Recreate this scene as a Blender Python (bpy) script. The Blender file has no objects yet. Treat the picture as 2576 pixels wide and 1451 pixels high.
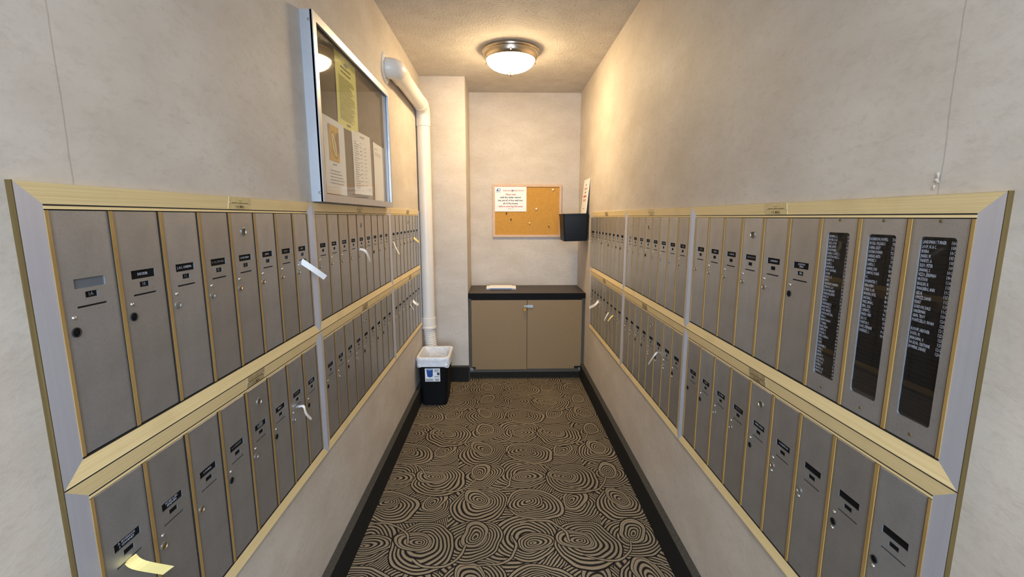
import bpy, bmesh, math, random
from mathutils import Vector, Matrix
random.seed(7)
PI = math.pi
C = bpy.context.scene.collection
SC = bpy.context.scene
R = math.radians
# ------------------------------------------------------------------ camera
CAMZ = 1.387
cam = bpy.data.cameras.new('camera'); cam.sensor_width = 36; cam.lens = 36 * 1138.78 / 2576
cam.clip_start = .02
co = bpy.data.objects.new('camera', cam); C.objects.link(co)
co.location = (0, 0, CAMZ); co.rotation_euler = (R(90 - 8.976), 0, R(-1.2095))
SC.camera = co
# ------------------------------------------------------------------ world, lights, exposure
w = bpy.data.worlds.new('world'); SC.world = w; w.use_nodes = True
w.node_tree.nodes['Background'].inputs[0].default_value = (.62, .75, 1, 1)
w.node_tree.nodes['Background'].inputs[1].default_value = .6
LAMP_STRENGTH = 50
def area(name, loc, rot, sx, sy, energy, col):
    l = bpy.data.lights.new(name, 'AREA'); l.shape = 'RECTANGLE'; l.size = sx; l.size_y = sy
    l.energy = energy; l.color = col
    o = bpy.data.objects.new(name, l); C.objects.link(o); o.location = loc; o.rotation_euler = rot
    return o
# daylight through the glazed lobby front, and an unseen ceiling panel added to fill the near walls
area('lobby_daylight', (.1, -3.12, 1.25), (R(90), 0, 0), 2.0, 2.1, 88, (.56, .76, 1))
area('lobby_fill_light', (.05, -.98, 2.44), (0, 0, 0), 1.2, .6, 38, (.80, .90, 1))
SC.view_settings.view_transform = 'Standard'; SC.view_settings.look = 'None'
SC.view_settings.gamma = 1; SC.view_settings.use_curve_mapping = False
SC.view_settings.exposure = .88

# ------------------------------------------------------------------ node helpers
class N:
    """tiny expression builder for shader math"""
    def __init__(s, nt, sock): s.nt = nt; s.s = sock
    def _m(s, op, o=None, o2=None):
        n = s.nt.nodes.new('ShaderNodeMath'); n.operation = op
        s.nt.links.new(s.s, n.inputs[0])
        for i, v in ((1, o), (2, o2)):
            if v is None: continue
            if isinstance(v, N): s.nt.links.new(v.s, n.inputs[i])
            else: n.inputs[i].default_value = v
        return N(s.nt, n.outputs[0])
    def __add__(s, o): return s._m('ADD', o)
    def __sub__(s, o): return s._m('SUBTRACT', o)
    def __mul__(s, o): return s._m('MULTIPLY', o)
    def lt(s, o): return s._m('LESS_THAN', o)
    def gt(s, o): return s._m('GREATER_THAN', o)
    def sin(s): return s._m('SINE')
    def abs(s): return s._m('ABSOLUTE')
    def sqrt(s): return s._m('SQRT')
    def floor(s): return s._m('FLOOR')
    def wrap(s, hi, lo): return s._m('WRAP', hi, lo)
    def clamp(s): 
        m = s._m('ADD', 0.0); m.s.node.use_clamp = True; return m
    def mix(s, o, f): return s + (o - s) * f
def mat(name):
    m = bpy.data.materials.new(name); m.use_nodes = True
    nt = m.node_tree; b = nt.nodes['Principled BSDF']
    return m, nt, b
def coords(nt, kind='Object', scale=(1, 1, 1)):
    t = nt.nodes.new('ShaderNodeTexCoord'); mp = nt.nodes.new('ShaderNodeMapping')
    mp.inputs['Scale'].default_value = scale
    nt.links.new(t.outputs[kind], mp.inputs[0]); return mp.outputs[0]
def world_xyz(nt):
    g = nt.nodes.new('ShaderNodeNewGeometry'); x = nt.nodes.new('ShaderNodeSeparateXYZ')
    nt.links.new(g.outputs['Position'], x.inputs[0])
    return [N(nt, x.outputs[i]) for i in range(3)], g.outputs['Position']
def noise(nt, vec, scale, detail=3, rough=.55):
    n = nt.nodes.new('ShaderNodeTexNoise'); n.inputs['Scale'].default_value = scale
    n.inputs['Detail'].default_value = detail; n.inputs['Roughness'].default_value = rough
    if vec is not None: nt.links.new(vec, n.inputs['Vector'])
    return n.outputs['Fac']
def ramp(nt, fac, stops):
    r = nt.nodes.new('ShaderNodeValToRGB'); nt.links.new(fac, r.inputs[0])
    e = r.color_ramp.elements
    while len(e) < len(stops): e.new(.5)
    for el, (p, c) in zip(e, stops): el.position = p; el.color = (*c, 1)
    return r.outputs[0]
def bump(nt, b, h, strength, dist):
    n = nt.nodes.new('ShaderNodeBump'); n.inputs['Strength'].default_value = strength
    n.inputs['Distance'].default_value = dist
    nt.links.new(h, n.inputs['Height']); nt.links.new(n.outputs[0], b.inputs['Normal']); return n
def lin(r, g, b):
    f = lambda c: ((c / 255) / 12.92 if c / 255 <= .04045 else ((c / 255 + .055) / 1.055) ** 2.4)
    return (f(r), f(g), f(b))
def mixc(nt, fac, a, bcol):
    n = nt.nodes.new('ShaderNodeMix'); n.data_type = 'RGBA'
    for s, v in ((0, fac), (6, a), (7, bcol)):
        if hasattr(v, 'links') or isinstance(v, bpy.types.NodeSocket): nt.links.new(v, n.inputs[s])
        elif s == 0: n.inputs[s].default_value = v
        else: n.inputs[s].default_value = (*v, 1)
    return n.outputs[2]
def plain(name, col, rough=.5, metal=0.0, var=.10, vscale=30, bmp=0.0, bscale=200, scale=(1, 1, 1), spec=.5):
    m, nt, b = mat(name)
    v = coords(nt, 'Object', scale)
    f = noise(nt, v, vscale)
    nt.links.new(ramp(nt, f, [(.25, tuple(c * (1 - var) for c in col)), (.75, tuple(min(1, c * (1 + var)) for c in col))]), b.inputs['Base Color'])
    b.inputs['Roughness'].default_value = rough; b.inputs['Metallic'].default_value = metal
    b.inputs['Specular IOR Level'].default_value = spec
    if bmp: bump(nt, b, noise(nt, v, bscale, 2), bmp, .002)
    return m
M = {}
def wall_material(name, seams):
    """mottled, faintly fibrous vinyl wallcovering with butt seams"""
    m, nt, b = mat(name)
    (x, y, z), pos = world_xyz(nt)
    mp = nt.nodes.new('ShaderNodeMapping'); mp.inputs['Scale'].default_value = (1, 1, 1.9); nt.links.new(pos, mp.inputs[0])
    big = noise(nt, mp.outputs[0], 3.2, 4, .6); fine = noise(nt, mp.outputs[0], 38, 5, .7)
    mp2 = nt.nodes.new('ShaderNodeMapping'); mp2.inputs['Scale'].default_value = (10, 10, 34); mp2.inputs['Rotation'].default_value = (.5, 0, 0); nt.links.new(pos, mp2.inputs[0])
    fib = noise(nt, mp2.outputs[0], 1.6, 3, .75)
    c1 = ramp(nt, big, [(.3, lin(190, 180, 169)), (.7, lin(206, 198, 189))])
    c2 = mixc(nt, (N(nt, fine) - .5)._m('MULTIPLY', 1.6).clamp().s, c1, lin(170, 159, 148))
    c3 = mixc(nt, ((N(nt, fib) - .60) * 1.7).clamp().s, c2, lin(152, 140, 129))
    sm = None
    for s in seams:
        wob = (N(nt, big) - .5) * .012
        d = (y + wob - s).abs().lt(.0013)
        sm = d if sm is None else sm._m('MAXIMUM', d)
    col = c3
    if sm is not None: col = mixc(nt, (sm * .32).s, c3, lin(110, 98, 86))
    nt.links.new(col, b.inputs['Base Color'])
    b.inputs['Roughness'].default_value = .62; b.inputs['Specular IOR Level'].default_value = .3
    h = N(nt, fine) * .7 + N(nt, fib) * .5
    if sm is not None: h = h - sm * 1.2
    bump(nt, b, h.s, .18, .004)
    return m
M['wall_l'] = wall_material('wallcovering_left', (.708, 1.993))
M['wall_r'] = wall_material('wallcovering_right', (.726, 2.105))
M['wall'] = wall_material('wallcovering', ())
def ceiling_material():
    m, nt, b = mat('stippled_ceiling')
    (x, y, z), pos = world_xyz(nt)
    a = noise(nt, pos, 70, 3, .6); s = noise(nt, pos, 9, 3)
    vor = nt.nodes.new('ShaderNodeTexVoronoi'); vor.inputs['Scale'].default_value = 95; nt.links.new(pos, vor.inputs[0])
    base = ramp(nt, s, [(.3, lin(198, 191, 182)), (.7, lin(210, 204, 195))])
    pits = ramp(nt, a, [(.30, (1, 1, 1)), (.38, (0, 0, 0))])
    nt.links.new(mixc(nt, (N(nt, pits) * .40).s, base, lin(120, 108, 95)), b.inputs['Base Color'])
    b.inputs['Roughness'].default_value = .85
    bump(nt, b, (N(nt, a) + N(nt, vor.outputs[0]) * .5).s, .55, .006)
    return m
M['ceiling'] = ceiling_material()
def carpet_material():
    """broadloom carpet: overlapping eccentric swirls of tan yarn on near black"""
    m, nt, b = mat('swirl_carpet')
    (x, y, z), pos = world_xyz(nt)
    wn = nt.nodes.new('ShaderNodeTexNoise'); wn.inputs['Scale'].default_value = 7; wn.inputs['Detail'].default_value = 1
    nt.links.new(pos, wn.inputs[0])
    sp = nt.nodes.new('ShaderNodeSeparateColor'); nt.links.new(wn.outputs['Color'], sp.inputs[0])
    x = x + (N(nt, sp.outputs[0]) - .5) * .055; y = y + (N(nt, sp.outputs[1]) - .5) * .055
    PX, PY = .705, .50
    def local(ox, oy):
        return (x - ox).wrap(PX / 2, -PX / 2), (y - oy).wrap(PY / 2, -PY / 2)
    def motif(ox, oy, ang, asp, ecc, rad, pitch, ph):
        lx, ly = local(ox, oy); c, s = math.cos(ang), math.sin(ang)
        u = lx * c + ly * s; v = (ly * c - lx * s) * asp
        r = (u * u + v * v).sqrt() + u * ecc
        ring = (r * (2 * PI / pitch) + ph).sin()
        return ring, r.lt(rad), r
    # base: long diagonal arcs filling the gaps
    ring, _, _ = motif(.1, .3, .3, 1, .45, 1, .0150, 0); val = ring
    lay = []
    for k, (ox, oy, an, asp, ec, ph) in enumerate(((.36, .02, .2, 1.15, .20, 0), (.12, .27, 2.4, 1.0, -.22, 2), (.60, .05, 1.1, 1.08, .22, 1),
                                   (.59, .29, .5, 1.22, .18, .5), (.13, .03, -.5, 1.25, -.20, 3), (.35, .27, 1.9, 1.02, .22, 1.4))):
        lay.append((ox, oy, an, asp, ec, .140, .0166, ph))
        lay.append((ox + .016 * math.cos(an + 2), oy + .014 * math.sin(an + 2), an + .9, 1.5, -ec * 1.4, .078, .0166, ph + 2))
    for l in lay:
        ring, mk, r = motif(*l); rad = l[5]
        rim = (r - (rad - .005)).abs().lt(.0036)          # the yarn that outlines a swirl
        out = (r - (rad + .002)).abs().lt(.0028)
        ring = ring._m('MAXIMUM', rim * 2 - 1)
        val = val.mix(ring, mk); val = val.mix(N(nt, (out * -1.0).s), out)
    # a few sweeping tails across the swirls
    for ox, oy, ang, q in ((.47, .14, .35, 5.5), (.22, .38, -.5, -5), (.02, .16, .8, 6)):
        lx, ly = local(ox, oy); c, s = math.cos(ang), math.sin(ang)
        u = lx * c + ly * s; v = ly * c - lx * s
        d = (v - u * u * q).abs(); inn = u.abs().lt(.12)
        val = val.mix(N(nt, (d.lt(.0052) * 2 - 1).s), d.lt(.0095) * inn)
    weave = noise(nt, pos, 420, 2, .7); pile = noise(nt, pos, 150, 2)
    f = ((val + .16 + (N(nt, weave) - .5) * 1.3) * .95 + .5).clamp()
    wear = noise(nt, pos, 1.7, 3)
    tan = ramp(nt, wear, [(.3, lin(130, 118, 100)), (.7, lin(152, 139, 118))])
    tan = mixc(nt, ((N(nt, pile) - .45) * 1.2).clamp().s, tan, lin(104, 90, 72))
    nt.links.new(mixc(nt, f.s, lin(30, 27, 26), tan), b.inputs['Base Color'])
    b.inputs['Roughness'].default_value = .95; b.inputs['Specular IOR Level'].default_value = .1
    bump(nt, b, (f + N(nt, pile)).s, .6, .004)
    return m
M['carpet'] = carpet_material()
def brushed(name, c0, c1, rough, metal, axis_scale):
    m, nt, b = mat(name)
    v = coords(nt, 'Object', axis_scale); f = noise(nt, v, 1.0, 4, .65)
    v2 = coords(nt, 'Object', (6, 6, 6)); g = noise(nt, v2, 1.3, 3)
    c = ramp(nt, f, [(.3, c0), (.7, c1)])
    c = mixc(nt, ((N(nt, g) - .55) * 1.2).clamp().s, c, tuple(k * .72 for k in c0))
    nt.links.new(c, b.inputs['Base Color'])
    b.inputs['Roughness'].default_value = rough; b.inputs['Metallic'].default_value = metal
    return m
M['gold'] = brushed('gold_anodised_rail', lin(228, 202, 146), lin(246, 226, 176), .48, .18, (3, 120, 420))
M['stile'] = brushed('grey_anodised_stile', lin(196, 201, 218), lin(206, 211, 228), .40, .4, (90, 60, 2))
M['mullion'] = brushed('tarnished_gold_mullion', lin(152, 120, 70), lin(186, 154, 98), .5, .3, (200, 200, 6))
M['end_gold'] = brushed('dark_gold_end_strip', lin(84, 68, 38), lin(116, 97, 58), .5, .5, (90, 90, 2))
def door_material():
    m, nt, b = mat('grey_mailbox_enamel')
    v = coords(nt, 'Object'); oi = nt.nodes.new('ShaderNodeObjectInfo')
    f = noise(nt, v, 14, 4, .6); g = noise(nt, v, 260, 2, .6)
    c = ramp(nt, f, [(.3, lin(178, 182, 188)), (.72, lin(194, 198, 206))])
    c = mixc(nt, ((N(nt, g) - .5) * .9).clamp().s, c, lin(140, 138, 134))
    c = mixc(nt, (N(nt, oi.outputs['Random']) * .30).s, c, lin(144, 135, 118))
    # grime rubbed in along both long edges of each door
    tc = nt.nodes.new('ShaderNodeTexCoord'); sx = nt.nodes.new('ShaderNodeSeparateXYZ'); nt.links.new(tc.outputs['Generated'], sx.inputs[0])
    e = (N(nt, sx.outputs[0]) - .5).abs()
    c = mixc(nt, (((e - .43) * 9).clamp() * N(nt, f) * .9).s, c, lin(120, 92, 48))
    nt.links.new(c, b.inputs['Base Color'])
    b.inputs['Roughness'].default_value = .40; b.inputs['Metallic'].default_value = .82
    bump(nt, b, g, .08, .001)
    return m
M['door'] = door_material()
M['recess'] = plain('dark_recess_and_shadow', (.012, .010, .008), .8)
M['black_plate'] = plain('black_plate', (.005, .005, .006), .7, spec=.12)
M['grey_window'] = plain('empty_grey_plate', lin(92, 98, 106), .3)
M['white_ink'] = plain('white_lettering', lin(180, 186, 204), .6, var=.05)
M['dim_ink'] = plain('dim_lettering', lin(120, 122, 128), .6, var=.05)
M['etched'] = plain('etched_dark', lin(92, 74, 42), .6)
M['label_metal'] = plain('etched_label_metal', lin(222, 202, 150), .5, .2, .10, 60)
M['label_dull'] = plain('dull_label_metal', lin(186, 168, 128), .55, .3, .2, 60)
M['chrome'] = plain('chrome', (.8, .8, .82), .15, 1, .02)
M['brass'] = plain('brass', lin(190, 140, 66), .25, .9, .1)
M['steel'] = plain('dull_steel', lin(160, 160, 158), .35, .8)
M['white_alu'] = plain('white_aluminium', lin(186, 189, 196), .38, .75, .03)
M['pad'] = plain('olive_brown_pad', lin(112, 98, 76), .9, 0, .12, 90, .3, 300)
M['pvc'] = plain('white_pvc', lin(226, 222, 216), .35, 0, .03, 8)
M['paper'] = plain('white_paper', lin(240, 240, 242), .8, 0, .02, 8)
M['paper_cream'] = plain('cream_paper', lin(232, 212, 140), .8, 0, .04, 20)
M['paper_yellow'] = plain('yellow_paper', lin(232, 228, 132), .8, 0, .03, 10)
M['paper_lilac'] = plain('lilac_paper', lin(214, 206, 216), .8, 0, .03, 10)
M['ink_grey'] = plain('grey_print', lin(120, 118, 112), .8)
M['ink_olive'] = plain('olive_print', lin(128, 124, 66), .8)
M['ink_black'] = plain('black_print', lin(58, 58, 62), .8)
M['ink_red'] = plain('red_print', lin(196, 96, 92), .8)
M['ink_pink'] = plain('pale_red_print', lin(214, 160, 150), .8)
M['ink_blue'] = plain('blue_print', lin(38, 78, 150), .7)
M['ink_paleblue'] = plain('pale_blue_print', lin(150, 176, 206), .7)
M['cork'] = plain('cork', lin(190, 142, 66), .9, 0, .16, 120, .3, 260)
M['cork_frame'] = plain('pinkish_painted_frame', lin(204, 172, 146), .55, 0, .06, 25)
M['black_plastic'] = plain('black_plastic', (.006, .007, .010), .5, 0, .1, spec=.25)
M['bin_black'] = plain('matt_black_plastic', (.005, .005, .006), .6, 0, .1, spec=.2)
M['bag'] = None
M['cabinet'] = plain('tan_laminate', lin(136, 111, 76), .55, 0, .06, 140)
M['cab_frame'] = plain('grey_brown_frame', lin(80, 72, 60), .6, 0, .1, 40)
M['kick'] = plain('dark_olive_kick', lin(42, 39, 32), .85, 0, .2, 30, spec=.2)
M['counter'] = plain('dark_laminate_top', lin(62, 54, 46), .5, 0, .08, 160)
M['counter_edge'] = plain('black_counter_edge', (.005, .005, .006), .7, spec=.15)
M['base'] = plain('black_carpet_base', (.014, .0135, .013), .9, 0, .3, 260, .4, 500, spec=.2)
M['base_cap'] = plain('top_lit_base_cap', lin(66, 64, 59), .9, 0, .25, 90, .4, 400, spec=.2)  # light falling on the top ledge is put into this paler colour
M['nickel'] = plain('brushed_nickel', lin(196, 184, 166), .22, 1, .04)
M['photo_gold'] = plain('photo_ochre', lin(206, 160, 48), .7, 0, .25, 30)
M['photo_brown'] = plain('photo_brown', lin(140, 98, 52), .7)
M['photo_cream'] = plain('photo_cream', lin(226, 206, 150), .7)
M['photo_green'] = plain('photo_green', lin(72, 110, 56), .7)
def translucent_bag():
    m, nt, b = mat('thin_white_bag')
    v = coords(nt); f = noise(nt, v, 26, 4, .7)
    nt.links.new(ramp(nt, f, [(.3, lin(232, 236, 246)), (.7, lin(253, 253, 254))]), b.inputs['Base Color'])
    b.inputs['Roughness'].default_value = .35
    bump(nt, b, f, .5, .02)
    t = nt.nodes.new('ShaderNodeBsdfTranslucent'); t.inputs[0].default_value = (.8, .84, .9, 1)
    mx = nt.nodes.new('ShaderNodeMixShader'); mx.inputs[0].default_value = .12
    nt.links.new(b.outputs[0], mx.inputs[1]); nt.links.new(t.outputs[0], mx.inputs[2])
    nt.links.new(mx.outputs[0], nt.nodes['Material Output'].inputs[0]); return m
M['bag'] = translucent_bag()
def pane_material():
    m, nt, b = mat('clear_pane')
    nt.nodes.remove(b)
    g = nt.nodes.new('ShaderNodeBsdfGlossy'); g.inputs['Roughness'].default_value = .03
    t = nt.nodes.new('ShaderNodeBsdfTransparent'); t.inputs[0].default_value = (.985, .99, .985, 1)
    fr = nt.nodes.new('ShaderNodeFresnel'); fr.inputs[0].default_value = 1.5
    mx = nt.nodes.new('ShaderNodeMixShader')
    ge = nt.nodes.new('ShaderNodeNewGeometry')
    f = N(nt, fr.outputs[0]) * (N(nt, ge.outputs['Backfacing']) * -1.0 + 1.0)
    nt.links.new(f.s, mx.inputs[0]); nt.links.new(t.outputs[0], mx.inputs[1]); nt.links.new(g.outputs[0], mx.inputs[2])
    nt.links.new(mx.outputs[0], nt.nodes['Material Output'].inputs[0]); return m
M['pane'] = pane_material()
def glow_material():
    m, nt, b = mat('lit_opal_glass')
    b.inputs['Base Color'].default_value = (.9, .88, .82, 1)
    b.inputs['Emission Color'].default_value = (1, .73, .40, 1)
    b.inputs['Emission Strength'].default_value = LAMP_STRENGTH
    b.inputs['Roughness'].default_value = .3
    return m
M['glow'] = glow_material()
def fill_panel_glow():  # glow of the added fill panel on the lobby ceiling
    m, nt, b = mat('fill_panel_diffuser')
    b.inputs['Emission Color'].default_value = (1, .95, .9, 1); b.inputs['Emission Strength'].default_value = 3
    return m
M['fill_diffuser'] = fill_panel_glow()

# ------------------------------------------------------------------ mesh helpers
class MB:
    def __init__(s): s.v = []; s.f = []; s.smooth = False
    def quad(s, a, b, c, d):
        i = len(s.v); s.v += [tuple(a), tuple(b), tuple(c), tuple(d)]; s.f.append((i, i + 1, i + 2, i + 3)); return s
    def poly(s, pts):
        i = len(s.v); s.v += [tuple(p) for p in pts]; s.f.append(tuple(range(i, i + len(pts)))); return s
    def box(s, x0, x1, y0, y1, z0, z1):
        i = len(s.v)
        s.v += [(x0, y0, z0), (x1, y0, z0), (x1, y1, z0), (x0, y1, z0), (x0, y0, z1), (x1, y0, z1), (x1, y1, z1), (x0, y1, z1)]
        s.f += [tuple(i + k for k in q) for q in ((0, 3, 2, 1), (4, 5, 6, 7), (0, 1, 5, 4), (1, 2, 6, 5), (2, 3, 7, 6), (3, 0, 4, 7))]
        return s
    def hexa(s, p):                       # 8 points, bottom ring then top ring
        i = len(s.v); s.v += [tuple(q) for q in p]
        s.f += [tuple(i + k for k in q) for q in ((0, 3, 2, 1), (4, 5, 6, 7), (0, 1, 5, 4), (1, 2, 6, 5), (2, 3, 7, 6), (3, 0, 4, 7))]
        return s
    def lathe(s, prof, n=32, axis='Z', c=(0, 0, 0)):
        i = len(s.v); m = len(prof)
        for k in range(n):
            a = 2 * PI * k / n; ca, sa = math.cos(a), math.sin(a)
            for r, z in prof:
                p = (r * ca, r * sa, z) if axis == 'Z' else (r * ca, z, r * sa) if axis == 'Y' else (z, r * ca, r * sa)
                s.v.append((p[0] + c[0], p[1] + c[1], p[2] + c[2]))
        for k in range(n):
            for j in range(m - 1):
                a, b = i + k * m + j, i + ((k + 1) % n) * m + j
                s.f.append((a, b, b + 1, a + 1) if axis != 'Y' else (a, a + 1, b + 1, b))
        s.smooth = True; return s
    def tube(s, pts, rad, n=20, cap=True):
        """sweep a circle along pts; rad is a number or one per point"""
        pts = [Vector(p) for p in pts]; i = len(s.v)
        rr = rad if isinstance(rad, (list, tuple)) else [rad] * len(pts)
        t0 = (pts[1] - pts[0]).normalized(); up = Vector((0, 0, 1)) if abs(t0.z) < .9 else Vector((1, 0, 0))
        u = t0.cross(up).normalized()
        for k, p in enumerate(pts):
            t = (pts[min(k + 1, len(pts) - 1)] - pts[max(k - 1, 0)]).normalized()
            u = (u - t * u.dot(t)).normalized(); v = t.cross(u)
            for j in range(n):
                a = 2 * PI * j / n; s.v.append(tuple(p + (u * math.cos(a) + v * math.sin(a)) * rr[k]))
        for k in range(len(pts) - 1):
            for j in range(n):
                a, b = i + k * n + j, i + k * n + (j + 1) % n; s.f.append((a, b, b + n, a + n))
        if cap:
            s.f.append(tuple(i + j for j in reversed(range(n)))); s.f.append(tuple(i + (len(pts) - 1) * n + j for j in range(n)))
        s.smooth = True; return s
    def mesh(s, name):
        me = bpy.data.meshes.new(name); me.from_pydata(s.v, [], s.f)
        bm = bmesh.new(); bm.from_mesh(me); bmesh.ops.remove_doubles(bm, verts=bm.verts, dist=1e-6)
        bmesh.ops.recalc_face_normals(bm, faces=bm.faces); bm.to_mesh(me); bm.free()
        if s.smooth:
            for p in me.polygons: p.use_smooth = True
            me.set_sharp_from_angle(angle=R(38))
        return me
def ob(name, mb, m, parent=None, loc=(0, 0, 0), rot=(0, 0, 0), bevel=0):
    me = mb if isinstance(mb, bpy.types.Mesh) else mb.mesh(name)
    if bevel:
        bm = bmesh.new(); bm.from_mesh(me)
        bmesh.ops.bevel(bm, geom=[e for e in bm.edges if len(e.link_faces) == 2 and e.calc_face_angle(0) > .6], offset=bevel, segments=2, affect='EDGES', profile=.5)
        bm.to_mesh(me); bm.free()
    o = bpy.data.objects.new(name, me); C.objects.link(o)
    if not me.materials: me.materials.append(M[m] if isinstance(m, str) else m)
    o.parent = parent; o.location = loc; o.rotation_euler = rot
    return o
def empty(name, loc, rot=(0, 0, 0), parent=None):
    o = bpy.data.objects.new(name, None); C.objects.link(o); o.location = loc; o.rotation_euler = rot; o.parent = parent
    o.empty_display_size = .05; return o
def tag(o, label, cat, group=None):
    o['label'] = label; o['category'] = cat
    if group: o['group'] = group
    return o
def struct(name, mb, m, parent=None):
    o = ob(name, mb, m, parent)
    if parent is None: o['kind'] = 'structure'
    return o
_tc = {}
def text_mesh(s, size, align='CENTER', bold=.0, spacing=1.0, line=1.0, shear=0):
    """lettering as a flat mesh in local x/z, facing -y"""
    key = (s, size, align, bold, spacing, line, shear)
    if key in _tc: return _tc[key]
    cu = bpy.data.curves.new('lettering', 'FONT'); cu.body = s; cu.size = size; cu.align_x = align
    cu.align_y = 'CENTER' if '\n' not in s else 'TOP'; cu.resolution_u = 1; cu.offset = bold
    cu.space_character = spacing; cu.space_line = line; cu.shear = shear
    o = bpy.data.objects.new('lettering', cu); C.objects.link(o)
    bpy.context.view_layer.update()
    me = bpy.data.meshes.new_from_object(o); bpy.data.objects.remove(o)
    me.transform(Matrix.Rotation(R(90), 4, 'X')); me.materials.clear(); _tc[key] = me
    return me
def lettering(s, size, m, parent, loc, align='CENTER', bold=0., name='lettering', **k):
    return ob(name, text_mesh(s, size, align, bold, **k).copy(), m, parent, loc)
def print_lines(x0, x1, ztop, n, pitch, th, y=-.0006, ragged=.3, indent=0., words=True):
    """rows of word-sized dashes standing for print too small to read"""
    mb = MB(); rnd = random.Random(int(1e4 * abs(x0 + ztop)) + n)
    for i in range(n):
        z = ztop - i * pitch; x = x0 + indent * rnd.random(); end = x1 - (x1 - x0) * ragged * rnd.random() ** 2
        while x < end:
            wd = min(rnd.uniform(.006, .018) if words else 1, end - x)
            mb.quad((x, y, z), (x + wd, y, z), (x + wd, y, z - th), (x, y, z - th)); x += wd + .003
    return mb

# ------------------------------------------------------------------ the room
WL, WR, ZC, YB, YC, XC = -.6425, .6985, 2.465, 4.19, 3.735, -.29      # walls, ceiling, back wall, pier face, pier edge
YM = -.45                                                             # mouth of the corridor
struct('floor', MB().box(-2.6, 2.6, -3.3, YB + .1, -.1, 0), 'carpet')
struct('ceiling', MB().box(-2.6, 2.6, -3.3, YB + .1, ZC, ZC + .1), 'ceiling')
struct('wall_left', MB().box(WL - .1, WL, YM, YB + .1, 0, ZC), 'wall_l')
wr = struct('wall_right', MB().box(WR, WR + .1, YM, YB + .1, 0, ZC), 'wall_r')
struct('wall_back', MB().box(XC, WR, YB, YB + .1, 0, ZC), 'wall')
struct('wall_pier', MB().box(WL, XC, YC, YB + .1, 0, ZC), 'wall')
# torn wallcovering above the right-hand mailboxes
tb = MB()
for (y, z, a, s) in ((.729, 1.452, .3, .0055), (.7285, 1.444, -.4, .005), (.7335, 1.434, .5, .004)):
    c, q = math.cos(a), math.sin(a)
    P = [(WR - .001, y + s * (c * u - q * v), z + s * (q * u + c * v)) for u, v in ((-.5, -1), (.5, -.7), (.6, .8), (-.2, 1))]
    P[2] = (WR - .0025, P[2][1], P[2][2]); tb.poly(P)
ob('torn_flap', tb, 'wall', wr)
# lobby behind the camera: side returns, side walls and a glazed front
struct('wall_lobby_left', MB().box(-2.6, WL, YM - .1, YM, 0, ZC), 'wall')
struct('wall_lobby_right', MB().box(WR, 2.6, YM - .1, YM, 0, ZC), 'wall')
struct('wall_lobby_side', MB().box(-2.7, -2.6, -3.3, YM, 0, ZC), 'wall')
struct('wall_lobby_far', MB().box(2.6, 2.7, -3.3, YM, 0, ZC), 'wall')
fm = MB().box(-2.6, -.95, -3.3, -3.2, 0, ZC).box(1.15, 2.6, -3.3, -3.2, 0, ZC).box(-.95, 1.15, -3.3, -3.2, 2.32, ZC)
struct('wall_front', fm, 'wall')
fr = MB()
for x in (-.95, .07, 1.09): fr.box(x, x + .06, -3.28, -3.22, 0, 2.32)
fr.box(-.95, 1.15, -3.28, -3.22, 0, .1).box(-.95, 1.15, -3.28, -3.22, 2.26, 2.32)
wf = struct('window_1', fr, 'white_alu')
ob('pane', MB().box(-.89, .07, -3.253, -3.247, .1, 2.26), 'pane', wf); ob('pane', MB().box(.13, 1.09, -3.253, -3.247, .1, 2.26), 'pane', wf)
# black carpet base with a cap coloured paler for light from above, along both walls and round the pier
def baseboard(name, x0, x1, y0, y1, front):
    b = struct(name, MB().box(x0, x1, y0, y1, 0, .129), 'base')
    ob('cap', MB().box(x0, x1, y0, y1, .129, .132), 'base_cap', b); return b
baseboard('baseboard_left', WL, WL + .030, YM, YC, 0)
baseboard('baseboard_right', WR - .030, WR, YM, YC + .02, 0)
baseboard('baseboard_back', WL + .030, XC, YC - .04, YC, 0)

# ------------------------------------------------------------------ mailbox banks
# each bank is built flat: x along the wall (viewer's left to right), y into the wall, z up
def prism(p_out_a, p_in_a, p_in_b, p_out_b):
    """mitred frame side: four (x,z) corners, proud at the outer edge"""
    f = [(p_out_a[0], -.0205, p_out_a[1]), (p_in_a[0], -.0160, p_in_a[1]), (p_in_b[0], -.0160, p_in_b[1]), (p_out_b[0], -.0205, p_out_b[1])]
    k = [(a, -.012, c) for a, _, c in f]
    return MB().hexa(k + f)
def panel(w, h, t, holes, ch=.0009, x0=0):
    """thin sheet door with punched rectangular windows and a chamfered edge"""
    mb = MB()
    xs = sorted({ch, w - ch} | {round(a, 5) for q in holes for a in (q[0], q[1])}); zs = sorted({ch, h - ch} | {round(a, 5) for q in holes for a in (q[2], q[3])})
    for i in range(len(xs) - 1):
        for j in range(len(zs) - 1):
            cx, cz = (xs[i] + xs[i + 1]) / 2, (zs[j] + zs[j + 1]) / 2
            if any(q[0] < cx < q[1] and q[2] < cz < q[3] for q in holes): continue
            mb.quad((xs[i], -t, zs[j]), (xs[i + 1], -t, zs[j]), (xs[i + 1], -t, zs[j + 1]), (xs[i], -t, zs[j + 1]))
    def ring(a, b):
        for k in range(4):
            mb.quad(a[k], a[(k + 1) % 4], b[(k + 1) % 4], b[k])
    rect = lambda x0_, x1, z0, z1, y: [(x0_, y, z0), (x1, y, z0), (x1, y, z1), (x0_, y, z1)]
    i_, o_, b_ = rect(ch, w - ch, ch, h - ch, -t), rect(0, w, 0, h, -t + ch), rect(0, w, 0, h, 0)
    ring(o_, i_); ring(b_, o_); mb.quad(*b_[::-1]) if not holes else None
    for q in holes: ring(rect(*q, -t), rect(*q, 0))
    mb.v = [(a + x0, b, c) for a, b, c in mb.v]
    return mb
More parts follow.
